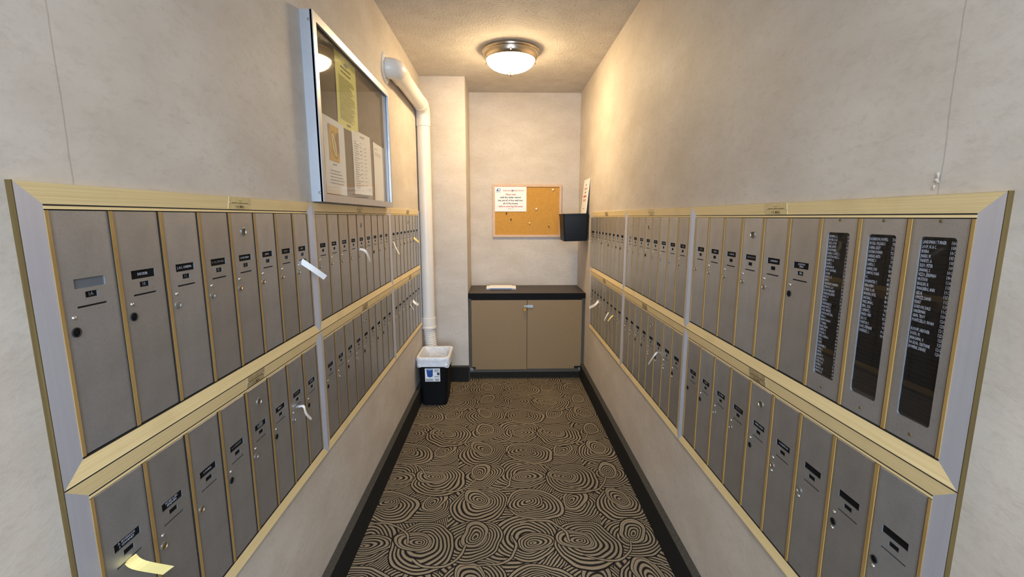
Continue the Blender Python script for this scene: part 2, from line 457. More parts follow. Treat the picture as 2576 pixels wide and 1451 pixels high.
def lock_mesh(r):
    return MB().lathe([(r * 1.12, 0), (r * 1.12, -.0012), (r * .92, -.0016), (r * .86, -.0002)], 18, 'Y')
def lock_core(r):
    return MB().lathe([(r * .86, -.0003), (r * .60, -.0009), (r * .5, -.0012), (0.00005, -.0012)], 14, 'Y')
def keyway(r): return MB().box(-r * .14, r * .14, -.0016, -.0012, -r * .45, r * .45)
LOCK = {k: None for k in 'abc'}
MESH = {}
def shared(key, fn, m):
    if key not in MESH:
        me = fn().mesh(key[0] if isinstance(key, tuple) else key); me.materials.append(M[m]); MESH[key] = me
    return MESH[key]
PLATE_TOP, NUM_TOP, SLOT_Z, SCREW_Z, LOCK_Z, MASTER_Z = .140, .1610, .1830, .1970, .2190, .0840
def make_bank(side, y_near, y_far, z0, z1, n, label, stl, st_r, master, wt=.030, names=(), numbers=(), directories=0, ajar=None, upper=True, rail_label=True, lab_at=4, detail=2):
    """stl / st_r: widths of the viewer-left and viewer-right stiles"""
    W, H = y_far - y_near, z1 - z0
    if side == 'L': root = empty('mailbox_bank', (WL - .012, y_near, z0), (0, 0, R(90)))
    else: root = empty('mailbox_bank', (WR + .012, y_far, z0), (0, 0, R(-90)))
    tag(root, label, 'mailboxes', 'banks of grey mailboxes')
    xi0, xi1, zi0, zi1 = stl, W - st_r, wt, H - wt
    g = .0010
    ob('backing', MB().box(.0004, W - .0004, -.0123, -.012, .0004, H - .0004), 'recess', root)
    ob('top_rail', prism((g, H - g), (xi0, zi1), (xi1, zi1), (W - g, H - g)), 'gold', root)
    ob('bottom_rail', prism((g, g), (xi0, zi0), (xi1, zi0), (W - g, g)), 'gold', root)
    ob('stile', prism((g, g), (xi0, zi0), (xi0, zi1), (g, H - g)), 'stile', root)
    ob('stile', prism((W - g, g), (xi1, zi0), (xi1, zi1), (W - g, H - g)), 'stile', root)
    for a, b, near in ((-.0006, .0007, side == 'L'), (W - .0007, W + .0006, side == 'R')):
        if near and y_near < 1: ob('end_strip', MB().box(a, b, -.0204, -.012, 0, H), 'end_gold', root)
    ob('header_strip', MB().box(xi0, xi1, -.0162, -.0121, zi1 - .0068, zi1 - .0024), 'gold', root)
    ob('shadow_strip', MB().box(xi0, xi1, -.0164, -.0121, zi0 - .0004, zi0 + .0013), 'recess', root)  # dark strips stand in for the shadow lines along the rails
    ob('shadow_strip', MB().box(xi0, xi1, -.0159, -.0121, zi1 - .0023, zi1 + .0002), 'recess', root)
    if upper: ob('shadow_strip', MB().box(g, W - g, -.0207, -.0121, -.0003, g + .0004), 'recess', root)
    p = (xi1 - xi0) / n; mw = .0080
    dz0, dz1 = zi0 + .0030, zi1 - .0085; dh = dz1 - dz0
    for i in range(n + 1):
        x = xi0 + i * p; a, b = x - mw / 2, x + mw / 2
        if i == 0: a, b = xi0, xi0 + mw * .7
        if i == n: a, b = xi1 - mw * .7, xi1
        if i > 0: ob('shadow_strip', shared(('shadow_strip', round(dh, 4)), lambda: MB().box(-.0013, 0, -.0045, 0, 0, dh), 'recess'), 'recess', root, (a, -.0121, dz0))  # dark strip paints the shaded side of the mullion
        ob('mullion', shared(('mullion', round(b - a, 4), round(dh, 4)), lambda: MB().box(0, b - a, -.0050, 0, 0, dh), 'mullion'), 'mullion', root, (a, -.0121, dz0))
    dw = p - mw - .0040
    for i in range(n):
        xd = xi0 + i * p + mw / 2 + .0011
        if i == 0: xd = xi0 + mw * .7 + .001
        wd = dw if 0 < i < n - 1 else dw + .001
        isdir = directories and i >= n - directories
        zt = lambda d: (z1 - z0) - dz0 - d            # distance below the bank top -> door z
        cx = wd / 2
        if isdir:
            make_directory(root, xd, dz0, wd, dh, zt, n - 1 - i); continue
        org = wd if ajar == i else 0
        slot = [(cx - .0265, cx + .0265, zt(SLOT_Z + .0015), zt(SLOT_Z - .0015))]
        holes = [(cx - .0267, cx + .0267, zt(PLATE_TOP + .0150), zt(PLATE_TOP)), (cx - .0105, cx + .0105, zt(NUM_TOP + .0095), zt(NUM_TOP))] + slot
        key = ('door', round(wd, 4), round(dh, 4), round(zt(0), 4), org > 0)
        me = shared(key, lambda: panel(wd, dh, .0030, holes, x0=-org), 'door')
        d = ob('door', me, 'door', root, (xd + org, -.0125, dz0))
        if ajar == i: d.rotation_euler = (0, 0, R(10)); d['label'] = 'mailbox door standing slightly ajar'
        X = lambda a: a - org
        nm = names[i] if i < len(names) else None
        pm = 'grey_window' if nm == '' else 'black_plate'
        np_ = ob('name_plate', shared(('name_plate', pm), lambda: MB().box(-.0270, .0270, -.0008, 0, -.0154, .0004), pm), pm, d, (X(cx), -.0004, zt(PLATE_TOP)))
        ob('number_plate', shared('number_plate', lambda: MB().box(-.0108, .0108, -.0008, 0, -.0098, .0003), 'black_plate'), 'black_plate', d, (X(cx), -.0004, zt(NUM_TOP)))
        if nm:
            two = '|' in nm
            if two:
                for q, part in enumerate(nm.split('|')):
                    lettering(part, .0056, 'white_ink', d, (X(cx), -.0014, zt(PLATE_TOP + .0048 + q * .0056)), bold=.00012)
            else: lettering(nm, .0062, 'white_ink' if (i * 7) % 3 else 'dim_ink', d, (X(cx), -.0014, zt(PLATE_TOP + .0075)), bold=.00012)
        nb = numbers[i] if i < len(numbers) else None
        if nb: lettering(nb, .0080, 'dim_ink' if side == 'L' else 'white_ink', d, (X(cx), -.0014, zt(NUM_TOP + .0047)), bold=.00015)
        rnd = random.Random(i * 31 + int(y_near * 100) + int(z0 * 1000))
        lx = .0150 + rnd.uniform(-.001, .001); k = rnd.random()
        lm = 'brass' if k < .4 else ('steel' if k < .65 else 'black_plate')
        lo = ob('lock', shared(('lock', lm), lambda: lock_mesh(.0068), 'recess' if lm == 'black_plate' else 'steel'), 'steel', d, (X(lx), -.003, zt(LOCK_Z)))
        ob('lock_cylinder', shared(('lock_cylinder', lm), lambda: lock_core(.0068), lm), lm, d, (X(lx), -.003, zt(LOCK_Z)), (0, rnd.uniform(-.5, .5), 0))
        if rnd.random() < .72:
            ob('rivet', shared('rivet', lambda: MB().lathe([(.0034, 0), (.0031, -.0010), (.0018, -.0022), (.00005, -.0026)], 12, 'Y'), 'chrome'), 'chrome', d, (X(lx), -.003, zt(SCREW_Z)))
        if detail == 2 and not upper and side == 'R' and i >= n - 4:
            ob('rivet', MESH['rivet'] if 'rivet' in MESH else shared('rivet', lambda: MB().lathe([(.0034, 0), (.0031, -.0010), (.0018, -.0022), (.00005, -.0026)], 12, 'Y'), 'chrome'), 'chrome', d, (X(lx - .0005), -.003, zt(LOCK_Z + .0145)))
        if i == master:
            ob('master_lock', shared('master_lock', lambda: MB().lathe([(.0105, 0), (.0105, -.0014), (.0092, -.0020), (.0086, -.0006)], 22, 'Y'), 'steel'), 'steel', d, (X(cx + .002), -.003, zt(MASTER_Z)))
            ob('master_lock_cylinder', shared('master_lock_cylinder', lambda: MB().lathe([(.0086, -.0007), (.006, -.0010), (.0052, -.0002), (.00005, -.0002)], 16, 'Y'), 'etched'), 'etched', d, (X(cx + .002), -.003, zt(MASTER_Z)))
    if rail_label:
        # etched postal plate riveted over the top rail above the master lock
        lw = .092 if upper else .080
        xc = xi0 + (lab_at + .42) * p if side == 'L' else xi0 + (lab_at + .55) * p
        yb = lambda z: -.0160 - .0045 * (z - zi1) / wt
        za, zb = zi1 + .0006, H - .0012
        x0, x1 = xc - lw / 2, xc + lw / 2; t = .0008
        lm = 'label_metal' if (upper and y_near < 2) else 'label_dull'
        lp = ob('rail_label', MB().hexa([(x0, yb(za), za), (x1, yb(za), za), (x1, yb(zb), zb), (x0, yb(zb), zb), (x0, yb(za) - t, za), (x1, yb(za) - t, za), (x1, yb(zb) - t, zb), (x0, yb(zb) - t, zb)]), lm, root)
        tilt = math.atan2(.0027, wt)
        yo = yb((za + zb) / 2) - t - .0007
        lettering('U.S. MAIL', .0088, 'etched', lp, (xc, yo + .0007, za + .0055), bold=.0001).rotation_euler = (-tilt * 0, 0, 0)
        mk = MB()
        for (a, b, z, h) in ((-.030, .028, .026, .0016), (-.006, .008, .0205, .0026), (-.013, -.010, .0212, .001), (.011, .014, .0212, .001), (-.034, -.012, .0145, .0014), (-.009, .010, .0145, .0014), (.013, .034, .0145, .0014)):
            mk.box(xc + a, xc + b, yo - .0002, yo + .0002, za + z - h / 2, za + z + h / 2)
        ob('etched_lines', mk, 'etched', lp)
        for a in (x0 + .004, x1 - .004):
            ob('label_rivet', shared('label_rivet', lambda: MB().lathe([(.0022, 0), (.0016, -.0012), (.00005, -.0014)], 10, 'Y'), 'steel'), 'steel', lp, (a, yo + .0006, za + .0145))
    return root
DIRN = [  # nearest panel first
 [('LANDSMAN / TURNER', '10A'), ('LOOP, N. & C.', '10B'), ('RIVERA', '10C'), ('JNAIDI, M.', '10D'), ('PANDEY, A.', '10E'), ('SILEO, PETER', '10F'), ('SINANAJ, S.', '10G'), ('VIZZO, JEREMIAH', '10H'), ('MUSTION', '11A'), ('ENGLISH, B.', '11B'), ('WAHLBERG, ANN', '11C'), ('GJELAJ', '11D'), ('OPPIZZI, DAVID', '11E'), ('PEART', '11F'), ('GORDON, DALE', '11G'), ('OAKERMAN', '11H'), ('GIAN, TROY', '12A'), ('PONTICIELLO, NOAH', '12B'), ('', '12C'), ('ROSOFF, HEATHER', '12D'), ('DODD, M.', '12E'), ('JANAGAMA, V.', '12F'), ('DA SILVA, CRISTIANE', '12G'), ('BOWENS, DENISE', '12H')],
 [('RICHARDSON / HOWELL', '7A'), ('MCCALL / VILLEGAS A', '7B'), ('CHARIA, LESLEY', '7C'), ('RUSTAM, HUSNAIN', '7D'), ('AVAKIAN, ANITA', '7E'), ('IMPERREZ, V.', '7F'), ('DANITA, S.', '7G'), ('ANDRES, JUAN', '8A'), ('DAMOVA, POLINA', '8B'), ('R.C.', '8C'), ('MORNINSTEIN, T.', '8D'), ('MERA-AVERO', '8E'), ('KUMAR, R. & M.', '8F'), ('MANDERA, PATEL', '8G'), ('SANTANA, J.', '8H'), ('PEREZ, MARIA L.', '9A'), ('BIBAL, OLEG', '9B'), ('CLEMENTE, J.', '9C'), ('FARESH, OMER', '9D'), ('LEE, H. K.', '9E'), ('STANTON, P.', '9F'), ('DORY, STEPHANE', '9G'), ('GONZALEZ, C.', '9H')],
 [('SPEDMAN, J. A.', '1A'), ('MOORE, D. & K.', '1B'), ('PIZZO, LUCAS', '1C'), ('JAMES, JANICE', '1D'), ('MACDONNELL', '1E'), ('HARRIS, S. / LOPEZ, C.', '1F'), ('HOUSTON & MILLS, L.', '1G'), ('BARRETO, A.', '1H'), ('ADAMS, S.', '2A'), ('NEUMANN, M.', '2B'), ('TROY / NATHANE', '2C'), ('HOLMES', '2D'), ('BISHOP, L. K.', '2E'), ('SMITH, J.', '2F'), ('HERNANDEZ / MARRERO', '2G'), ('PETERSON, L. & T.', '2H'), ('BLOOM, MARGARET', '3A'), ('HENRIQUEZ, JEFFREY', '3B'), ('EVANS, W.', '3C'), ('SMITH, P.', '3D'), ('PENDERGRASS, B.', '3E'), ('MARKOWITZ, K.', '3F'), ('ORTIZ / MENDEZ', '3G'), ('JOHNSON, MITCHELL', '3H'), ('CERDA, C.', '4A'), ('HERMAN / MASON', '4B'), ('ST. PAMELA', '4C'), ('BLAKE, KEISHA', '4D'), ('SHEPERD, M.', '4E'), ('DUNCAN, C.', '4F'), ('PEREZ, LORENA A.', '4G'), ('CHO, J.', '4H'), ('LEVINE', '5A'), ('ALEXANDER, B.', '5B'), ('DORAL, C.', '5C'), ('MARTIN', '5D'), ('BENNETT, T.', '5E'), ('CALLOWAY, R.', '5F'), ('PETERS, D. & J.', '5G'), ('ROMAN, E.', '5H'), ('NELSON, S. & P.', '6A'), ('BURSON, S. K.', '6B')]]
def make_directory(root, xd, dz0, wd, dh, zt, k):
    """resident directory: framed glass window over black name strips"""
    cx = wd / 2; hx, za, zb = .0305, zt(.378), zt(.0675)
    d = ob('directory_panel', None_panel(wd, dh, cx, hx, za, zb), 'door', root, (xd, -.0125, dz0))
    d['label'] = 'grey panel with a tall round-cornered window over a black name directory'
    rows = DIRN[k]; nrow = len(rows); pitch = .0078 if k == 0 else (.0081 if k == 1 else .00725)
    tot = int((zb - za) / pitch)
    for i in range(tot):
        z = zb - .0035 - (i + 1) * pitch
        if z < za + .001: break
        ob('name_strip', shared(('name_strip', k), lambda: MB().box(-hx + .0005, hx - .0005, -.0006, 0, .00025, pitch - .00025), 'black_plate'), 'black_plate', d, (cx, .0001 - (.0003 if (i * 5 + k) % 4 == 0 else 0), z))
    col = '\n'.join(a for a, b in rows); num = '\n'.join(b for a, b in rows)
    sz = pitch * .80
    for s, al, x in ((col, 'LEFT', cx - hx + .0022), (num, 'RIGHT', cx + hx - .0016)):
        t = lettering(s, sz, 'white_ink', d, (x, -.0011, zb - .0035 - pitch * .18), al, .00008, line=1.0)
        # squeeze long names into the window, and set the line pitch exactly
        bb = [v.co for v in t.data.vertices]; wid = max(v.x for v in bb) - min(v.x for v in bb); hgt = max(v.z for v in bb) - min(v.z for v in bb)
        t.scale = (min(1, (.041 if al == 'LEFT' else .0085) / wid), 1, (pitch * (nrow - 1) + sz * .7) / hgt)
    ob('window_glass', MB().quad((cx - hx, -.0016, za), (cx + hx, -.0016, za), (cx + hx, -.0016, zb), (cx - hx, -.0016, zb)), 'pane', d)
    for z in (zt(.042), zt(.402)):
        ob('screw', shared('dir_screw', lambda: MB().lathe([(.0030, 0), (.0026, -.0012), (.00005, -.0014)], 12, 'Y'), 'etched'), 'etched', d, (cx, -.003, z))
def None_panel(wd, dh, cx, hx, za, zb):
    """panel with one round-cornered opening"""
    mb = MB(); t = .0030; r = .006; n = 5
    inner = []
    for (ox, oz, a0) in ((cx + hx - r, zb - r, 0), (cx - hx + r, zb - r, 90), (cx - hx + r, za + r, 180), (cx + hx - r, za + r, 270)):
        for j in range(n + 1):
            a = R(a0 + 90 * j / n); inner.append((ox + r * math.cos(a), oz + r * math.sin(a)))
    cor = [(wd, dh), (0, dh), (0, 0), (wd, 0)]
    for q in range(4):
        seg = inner[q * (n + 1):(q + 1) * (n + 1)]; c = cor[q]
        for j in range(n): mb.poly([(c[0], -t, c[1]), (seg[j + 1][0], -t, seg[j + 1][1]), (seg[j][0], -t, seg[j][1])])
        nx = inner[((q + 1) % 4) * (n + 1)]; c2 = cor[(q + 1) % 4]
        mb.poly([(c[0], -t, c[1]), (c2[0], -t, c2[1]), (nx[0], -t, nx[1]), (seg[-1][0], -t, seg[-1][1])])
    m = len(inner)
    for j in range(m):
        a, b = inner[j], inner[(j + 1) % m]; mb.quad((a[0], -t, a[1]), (b[0], -t, b[1]), (b[0], .0004, b[1]), (a[0], .0004, a[1]))
    for j in range(4):
        a, b = cor[j], cor[(j + 1) % 4]; mb.quad((a[0], -t, a[1]), (b[0], -t, b[1]), (b[0], 0, b[1]), (a[0], 0, a[1]))
    return mb
HALF = .0295
LT, LM, LB = CAMZ + .048, CAMZ - .3935, CAMZ - .8415
RT, RM, RB = CAMZ + .0356, CAMZ - .4144, CAMZ - .8657
nmL1 = ['', 'DECKER', 'J. & L. CHEEMA', 'D. & K. MOORE', 'LUCAS PIZZO', 'JANICE', 'HARRIS', 'LOPEZ']
nmL1b = ['A. MORRISON|J. CHORNEY', 'MOSES & JEN|BENJAMIN', 'S. DORAL', 'N. CLEMENTE', 'L. CHARIA|CONWAY', 'MERA Y.', 'R. SANTANA', 'KUSTRIN']
nmR1 = ['ANDRES', 'DAILEY', 'G. MASON', 'SPENCE, DAN', 'J. MARRERO', 'JACKSON|TERRY']
nmR1b = ['MARTIN', 'RAMOS', 'E. ROMAN', 'NELSON, A.', 'PEREZ, MARIA', 'S. STANTON']
make_bank('L', .613, 1.5445, LM, LT, 8, 'upper eight-door mailbox bank nearest the camera on the left wall', .040, HALF, 4, names=nmL1, numbers=['1A', '1B', '1C', '1D', '1E', '1F', '1G', '1H'])
make_bank('L', .613, 1.5445, LB, LM, 8, 'lower eight-door mailbox bank nearest the camera on the left wall', .040, HALF, 4, names=nmL1b, upper=False)
nm9 = ['SANTOS', 'HOWELL', '', 'P. LEVINE', 'EVANS', 'HOLMES', 'ADAMS', 'BISHOP', 'CERDA']
make_bank('L', 1.5445, 2.6105, LM, LT, 9, 'upper mailbox bank directly below the glazed notice case', HALF, HALF, 4, names=nm9[:2] + ['BARRETO'] + nm9[3:], lab_at=3.9)
make_bank('L', 1.5445, 2.6105, LB, LM, 9, 'lower mailbox bank in the middle of the left wall', HALF, HALF, 4, names=['BLOOM', 'ORTIZ', 'GIAN', 'RIVERA'], upper=False)
make_bank('L', 2.6105, 3.5055, LM, LT, 8, 'upper mailbox bank beside the white pipe', HALF, HALF, 4, detail=1)
make_bank('L', 2.6105, 3.5055, LB, LM, 8, 'lower mailbox bank behind the waste basket and pipe', HALF, HALF, 4, upper=False, detail=1)
make_bank('R', .616, 1.656, RM, RT, 9, 'upper mailbox bank with three black name directories on the right wall', .026, .040, 3, names=nmR1, numbers=['', '', '', '', '', '8A'], directories=3, lab_at=3.9)
make_bank('R', .616, 1.656, RB, RM, 9, 'lower nine-door mailbox bank nearest the camera on the right wall', .026, .040, 4, names=nmR1b, upper=False, lab_at=3.75)
make_bank('R', 1.656, 2.549, RM, RT, 8, 'upper eight-door mailbox bank in the middle of the right wall', .028, .026, 3, names=['', 'LEE', 'FARESH', 'OMER', 'CHO', 'DUNCAN', 'PETERS', 'ROSE'], lab_at=3.3)
make_bank('R', 1.656, 2.549, RB, RM, 8, 'lower eight-door mailbox bank in the middle of the right wall', .028, .026, 4, upper=False, lab_at=3)
make_bank('R', 2.549, 3.53, RM, RT, 9, 'upper mailbox bank with a door ajar by the black wall bin', .030, .028, 4, ajar=0, lab_at=4, detail=1)
make_bank('R', 2.549, 3.53, RB, RM, 9, 'lower mailbox bank at the far end of the right wall by the cabinet', .030, .028, 4, upper=False, lab_at=4, detail=1)

# ------------------------------------------------------------------ paper strips poking out of the slots
def strip(name, pts, width, wdir, m, label, grp='paper strips left in the mail slots'):
    """ribbon swept through pts; wdir is its width direction"""
    P = [Vector(p) for p in pts]; Q = []
    for k in range(len(P) - 1):                       # Catmull-Rom refine
        a, b, c, d = P[max(k - 1, 0)], P[k], P[k + 1], P[min(k + 2, len(P) - 1)]
        for j in range(5):
            t = j / 5; Q.append(.5 * ((2 * b) + (c - a) * t + (2 * a - 5 * b + 4 * c - d) * t * t + (3 * b - a - 3 * c + d) * t ** 3))
    Q.append(P[-1]); mb = MB(); wv = Vector(wdir).normalized() * width / 2; th = .0003
    o = Q[0]
    for k in range(len(Q) - 1):
        t = (Q[k + 1] - Q[k]).normalized(); nn = t.cross(wv).normalized() * th
        a, b = Q[k] - o, Q[k + 1] - o
        mb.hexa([a - wv - nn, a + wv - nn, b + wv - nn, b - wv - nn, a - wv + nn, a + wv + nn, b + wv + nn, b - wv + nn])
    return tag(ob(name, mb, m, None, o), label, 'paper', grp)
Yd = (0, 1, 0)
strip('paper_strip', [(-.640, 1.4481, 1.249), (-.614, 1.4799, 1.2174), (-.597, 1.5258, 1.1851)], .020, (.3, .65, .55), 'paper', 'long white paper strip slanting past the grey stile on the left wall')
strip('paper_strip', [(-.640, 2.0453, 1.2453), (-.614, 2.0365, 1.2388), (-.609, 2.0636, 1.2134), (-.617, 2.1181, 1.1829)], .016, (.2, 1, .5), 'paper', 'curled white paper strip below the glazed notice case')
strip('paper_strip', [(-.640, 2.6898, 1.2425), (-.622, 2.6716, 1.204), (-.610, 2.692, 1.1697)], .020, Yd, 'paper', 'white paper strip hanging from the first door beside the far stile, left wall')
strip('paper_strip', [(-.640, 3.301, 1.241), (-.622, 3.3098, 1.2206), (-.614, 3.3637, 1.2033)], .022, (0, 1, .6), 'paper_cream', 'short cream paper strip in an upper slot next to the white pipe')
strip('paper_strip', [(-.640, 1.3597, .7995), (-.619, 1.3459, .8054), (-.614, 1.3475, .7811), (-.618, 1.39, .7429)], .010, (0, 1, .3), 'paper', 'thin curled white paper strip in the lower left bank')
strip('paper_strip', [(-.640, .7075, .8101), (-.619, .7, .8032), (-.600, .7352, .7618)], .019, (.45, .9, .15), 'paper_cream', 'yellow paper strip in the lower left corner of the picture')
strip('paper_strip', [(-.640, 3.1943, .7967), (-.619, 3.1865, .7779), (-.609, 3.2369, .7594)], .022, (0, .7, .7), 'paper', 'white paper strip in a lower slot next to the white pipe')
strip('paper_strip', [(-.640, 3.0939, .793), (-.626, 3.1391, .7415)], .008, (0, .9, .5), 'paper', 'narrow white paper sliver in a lower slot near the white pipe')
strip('paper_strip', [(.692, 3.1979, .7885), (.67, 3.2223, .7546), (.655, 3.3454, .7091)], .022, (0, .8, .9), 'paper', 'bright white paper strip nearest the cabinet on the right wall')
strip('paper_strip', [(.696, 2.8961, .7705), (.675, 2.8727, .7464), (.668, 2.8924, .7153)], .024, Yd, 'paper_lilac', 'pale lilac paper strip in the lower far right bank')
strip('paper_strip', [(.696, 2.777, .7752), (.675, 2.7646, .7602), (.668, 2.7931, .7331)], .022, Yd, 'paper_cream', 'pale yellow paper strip in the lower far right bank')
strip('paper_strip', [(.696, 1.9511, .7883), (.67, 1.9221, .7791), (.676, 2.0087, .7116)], .009, (0, 1, .4), 'paper', 'thin white paper strip in the middle lower bank on the right wall')

# ------------------------------------------------------------------ glazed notice case on the left wall
nc0, nc1, nz0, nz1, nd = 1.570, 2.550, 1.4385, 2.039, .038
case = empty('notice_case', (WL, nc0, nz0), (0, 0, R(90)))
tag(case, 'white aluminium notice case with a glass front above the left mailboxes', 'notice board')
W, H, F = nc1 - nc0, nz1 - nz0, .027
ob('pad', MB().box(.004, W - .004, -.006, 0, .004, H - .004), 'pad', case)
for q in (MB().box(0, .003, -nd, 0, 0, H), MB().box(W - .003, W, -nd, 0, 0, H), MB().box(.003, W - .003, -nd, 0, 0, .003), MB().box(.003, W - .003, -nd, 0, H - .003, H)):
    ob('side_wall', q, 'white_alu', case)
def fside(a, b, c, d):
    k = [(p[0], -nd - .003, p[1]) for p in (a, b, c, d)]; g = [(p[0], -nd + .006, p[1]) for p in (a, b, c, d)]
    return MB().hexa(g + k)
for a, b, c, d in (((0, 0), (W, 0), (W - F, F), (F, F)), ((0, H), (F, H - F), (W - F, H - F), (W, H)), ((0, 0), (F, F), (F, H - F), (0, H)), ((W, 0), (W, H), (W - F, H - F), (W - F, F))):
    ob('front_frame', fside(a, b, c, d), 'white_alu', case)
ob('glass', MB().box(F - .004, W - F + .004, -nd + .008, -nd + .011, F - .004, H - F + .004), 'pane', case)
ob('latch', MB().box(F + .002, F + .007, -nd + .0062, -nd - .001, .004 + F, .045 + F), 'etched', case)
for z in (.03, H - .03):
    ob('screw', shared('case_screw', lambda: MB().lathe([(.005, 0), (.004, -.0015), (.00005, -.002)], 12, 'X'), 'steel'), 'steel', case, (0, -nd + .010, z))
def sheet(name, y0, z_bl, w_, h_, tilt, m, label, back=-.0065, cat='notice'):
    e = empty(name, (WL - back + .0006, y0, z_bl), (0, tilt, R(90)))
    e.rotation_euler = Matrix.Rotation(R(90), 3, 'Z').to_euler(); e.rotation_euler.rotate_axis('Y', tilt)
    mb = MB(); n = 6
    for i in range(n):                                 # slightly bowed sheet
        a, b = i / n, (i + 1) / n; f = lambda t: -.004 * math.sin(t * PI) * .4
        mb.hexa([(0, f(a), h_ * a), (w_, f(a) * .6, h_ * a), (w_, f(b) * .6, h_ * b), (0, f(b), h_ * b), (0, f(a) - .0003, h_ * a), (w_, f(a) * .6 - .0003, h_ * a), (w_, f(b) * .6 - .0003, h_ * b), (0, f(b) - .0003, h_ * b)])
    ob('sheet', mb, m, e); tag(e, label, cat, 'notices pinned inside the glass case'); return e
py = -.0030
s = sheet('notice_sheet', 1.847, 1.740, .250, .278, R(-.5), 'paper_yellow', 'yellow typed notice pinned high in the glass case')
ob('print', print_lines(.03, .215, .196, 24, .0070, .0024, py), 'ink_olive', s); ob('heading', print_lines(.06, .18, .236, 2, .018, .006, py, words=True), 'ink_olive', s)
lg = ob('emblem', MB().poly([(.095, py, .252), (.135, py, .256), (.15, py, .247), (.12, py, .243)]), 'ink_blue', s)
ob('signature', print_lines(.10, .15, .022, 1, .01, .008, py), 'ink_grey', s)
s = sheet('notice_sheet', 1.685, 1.4725, .222, .277, 0, 'paper', 'white notice with a golden food photograph in the glass case')
ob('picture', MB().box(.048, .150, py - .0002, py, .122, .252), 'photo_gold', s)
def ell(cx, cz, a, b, rot, y, n=22):
    c, q = math.cos(rot), math.sin(rot)
    return MB().poly([(cx + a * math.cos(t) * c - b * math.sin(t) * q, y, cz + a * math.cos(t) * q + b * math.sin(t) * c) for t in [2 * PI * k / n for k in range(n)]])
ob('picture_shadow', MB().quad((.112, py - .0003, .17), (.150, py - .0003, .15), (.150, py - .0003, .235), (.118, py - .0003, .228)), 'photo_brown', s)
ob('picture_bun', ell(.098, .182, .052, .026, 1.95, py - .0004), 'photo_brown', s)
ob('picture_filling', ell(.098, .182, .046, .019, 1.95, py - .0005), 'photo_cream', s)
ob('picture_relish', ell(.098, .182, .036, .003, 1.95, py - .0006), 'photo_green', s)
ob('print', print_lines(.045, .19, .088, 5, .0115, .0024, py, .25), 'ink_grey', s); ob('caption', print_lines(.075, .125, .112, 1, .01, .004, py), 'ink_grey', s)
s = sheet('notice_sheet', 2.008, 1.485, .268, .272, R(-1), 'paper', 'white list in two columns hanging below the yellow notice')
ob('print', print_lines(.02, .10, .225, 21, .0098, .0022, py, .6), 'ink_grey', s); ob('print', print_lines(.10, .125, .225, 12, .0165, .0022, py, .3), 'ink_grey', s)
ob('print', print_lines(.165, .19, .21, 11, .0165, .0022, py, .3), 'ink_grey', s); ob('heading', print_lines(.11, .17, .255, 1, .01, .004, py), 'ink_black', s)
s = sheet('notice_sheet', 2.319, 1.469, .208, .283, R(1), 'paper', 'nearly blank white sheet at the far end of the glass case')
ob('print', print_lines(.025, .15, .235, 2, .010, .002, py, .2), 'ink_grey', s); ob('print', print_lines(.02, .07, .255, 1, .01, .002, py), 'ink_grey', s)

# ------------------------------------------------------------------ white vent pipe
def arc(c, r, a0, a1, ax, n=10):
    out = []
    for k in range(n + 1):
        a = a0 + (a1 - a0) * k / n; ca, sa = math.cos(a) * r, math.sin(a) * r
        out.append((c[0] + (ca if ax == 'XY' else 0), c[1] + (sa if ax == 'XY' else ca), c[2] + (0 if ax == 'XY' else sa)))
    return out
px, pyy, pz, pr = -.590, 3.552, CAMZ + .809, .049
pipe = tag(empty('vent_pipe', (px, pyy, 0)), 'white plastic vent pipe running from the left wall down into the corner', 'pipe')
T = lambda pts: [(p[0] - px, p[1] - pyy, p[2]) for p in pts]
fy = 2.665
ob('flange', MB().lathe([(.056, -.004), (.056, .010), (.074, .0085), (.080, .004), (.080, .0)], 30, 'X', T([(WL, fy, pz)])[0]), 'pvc', pipe)
for a in (1.9, 3.0, 4.2, .4):
    ob('flange_screw', shared('flange_screw', lambda: MB().lathe([(.003, 0), (.002, .0015), (.00005, .002)], 8, 'X'), 'etched'), 'etched', pipe, T([(WL + .008, fy + .069 * math.cos(a), pz + .069 * math.sin(a))])[0])
cr = .060
e1 = [(WL + .002, fy, pz)] + arc((WL + .006, fy + cr, pz), cr, -PI / 2, 0, 'XY') + [(WL + .006 + cr, fy + .17, pz)]
# elbow turns out of the wall and along it
ob('elbow', MB().tube(T([(p[0] - (WL + .006 + cr - px) * min(1, (p[1] - fy) / .06), p[1], p[2]) for p in e1]), .0545, 26), 'pvc', pipe)
ob('horizontal_run', MB().tube(T([(px, fy + .15, pz), (px, pyy - .085, pz)]), pr, 28), 'pvc', pipe)
e2 = [(px, pyy - .13, pz), (px, pyy - .075, pz)] + arc((px, pyy - .075, pz - .075), .075, PI / 2, 0, 'YZ') + [(px, pyy, pz - .14)]
ob('elbow', MB().tube(T(e2), .0535, 28), 'pvc', pipe)
zb = CAMZ - .80
ob('vertical_run', MB().tube(T([(px, pyy, pz - .12), (px, pyy, zb)]), pr, 28), 'pvc', pipe)
ob('coupling', MB().lathe([(.050, .01), (.0535, .008), (.0535, -.060), (.057, -.064), (.057, -.078), (.052, -.082), (.048, -.082)], 28, 'Z', (0, 0, zb)), 'pvc', pipe)
hose = []; hr = []
for k in range(121):
    t = k / 120; z = zb - .078 - t * .46; hose.append((.020 * math.sin(t * PI * .55), .012 * t, z)); hr.append(.0445 + .0028 * math.cos(k * PI / 2))
ob('hose', MB().tube(hose, hr, 22), 'pvc', pipe)

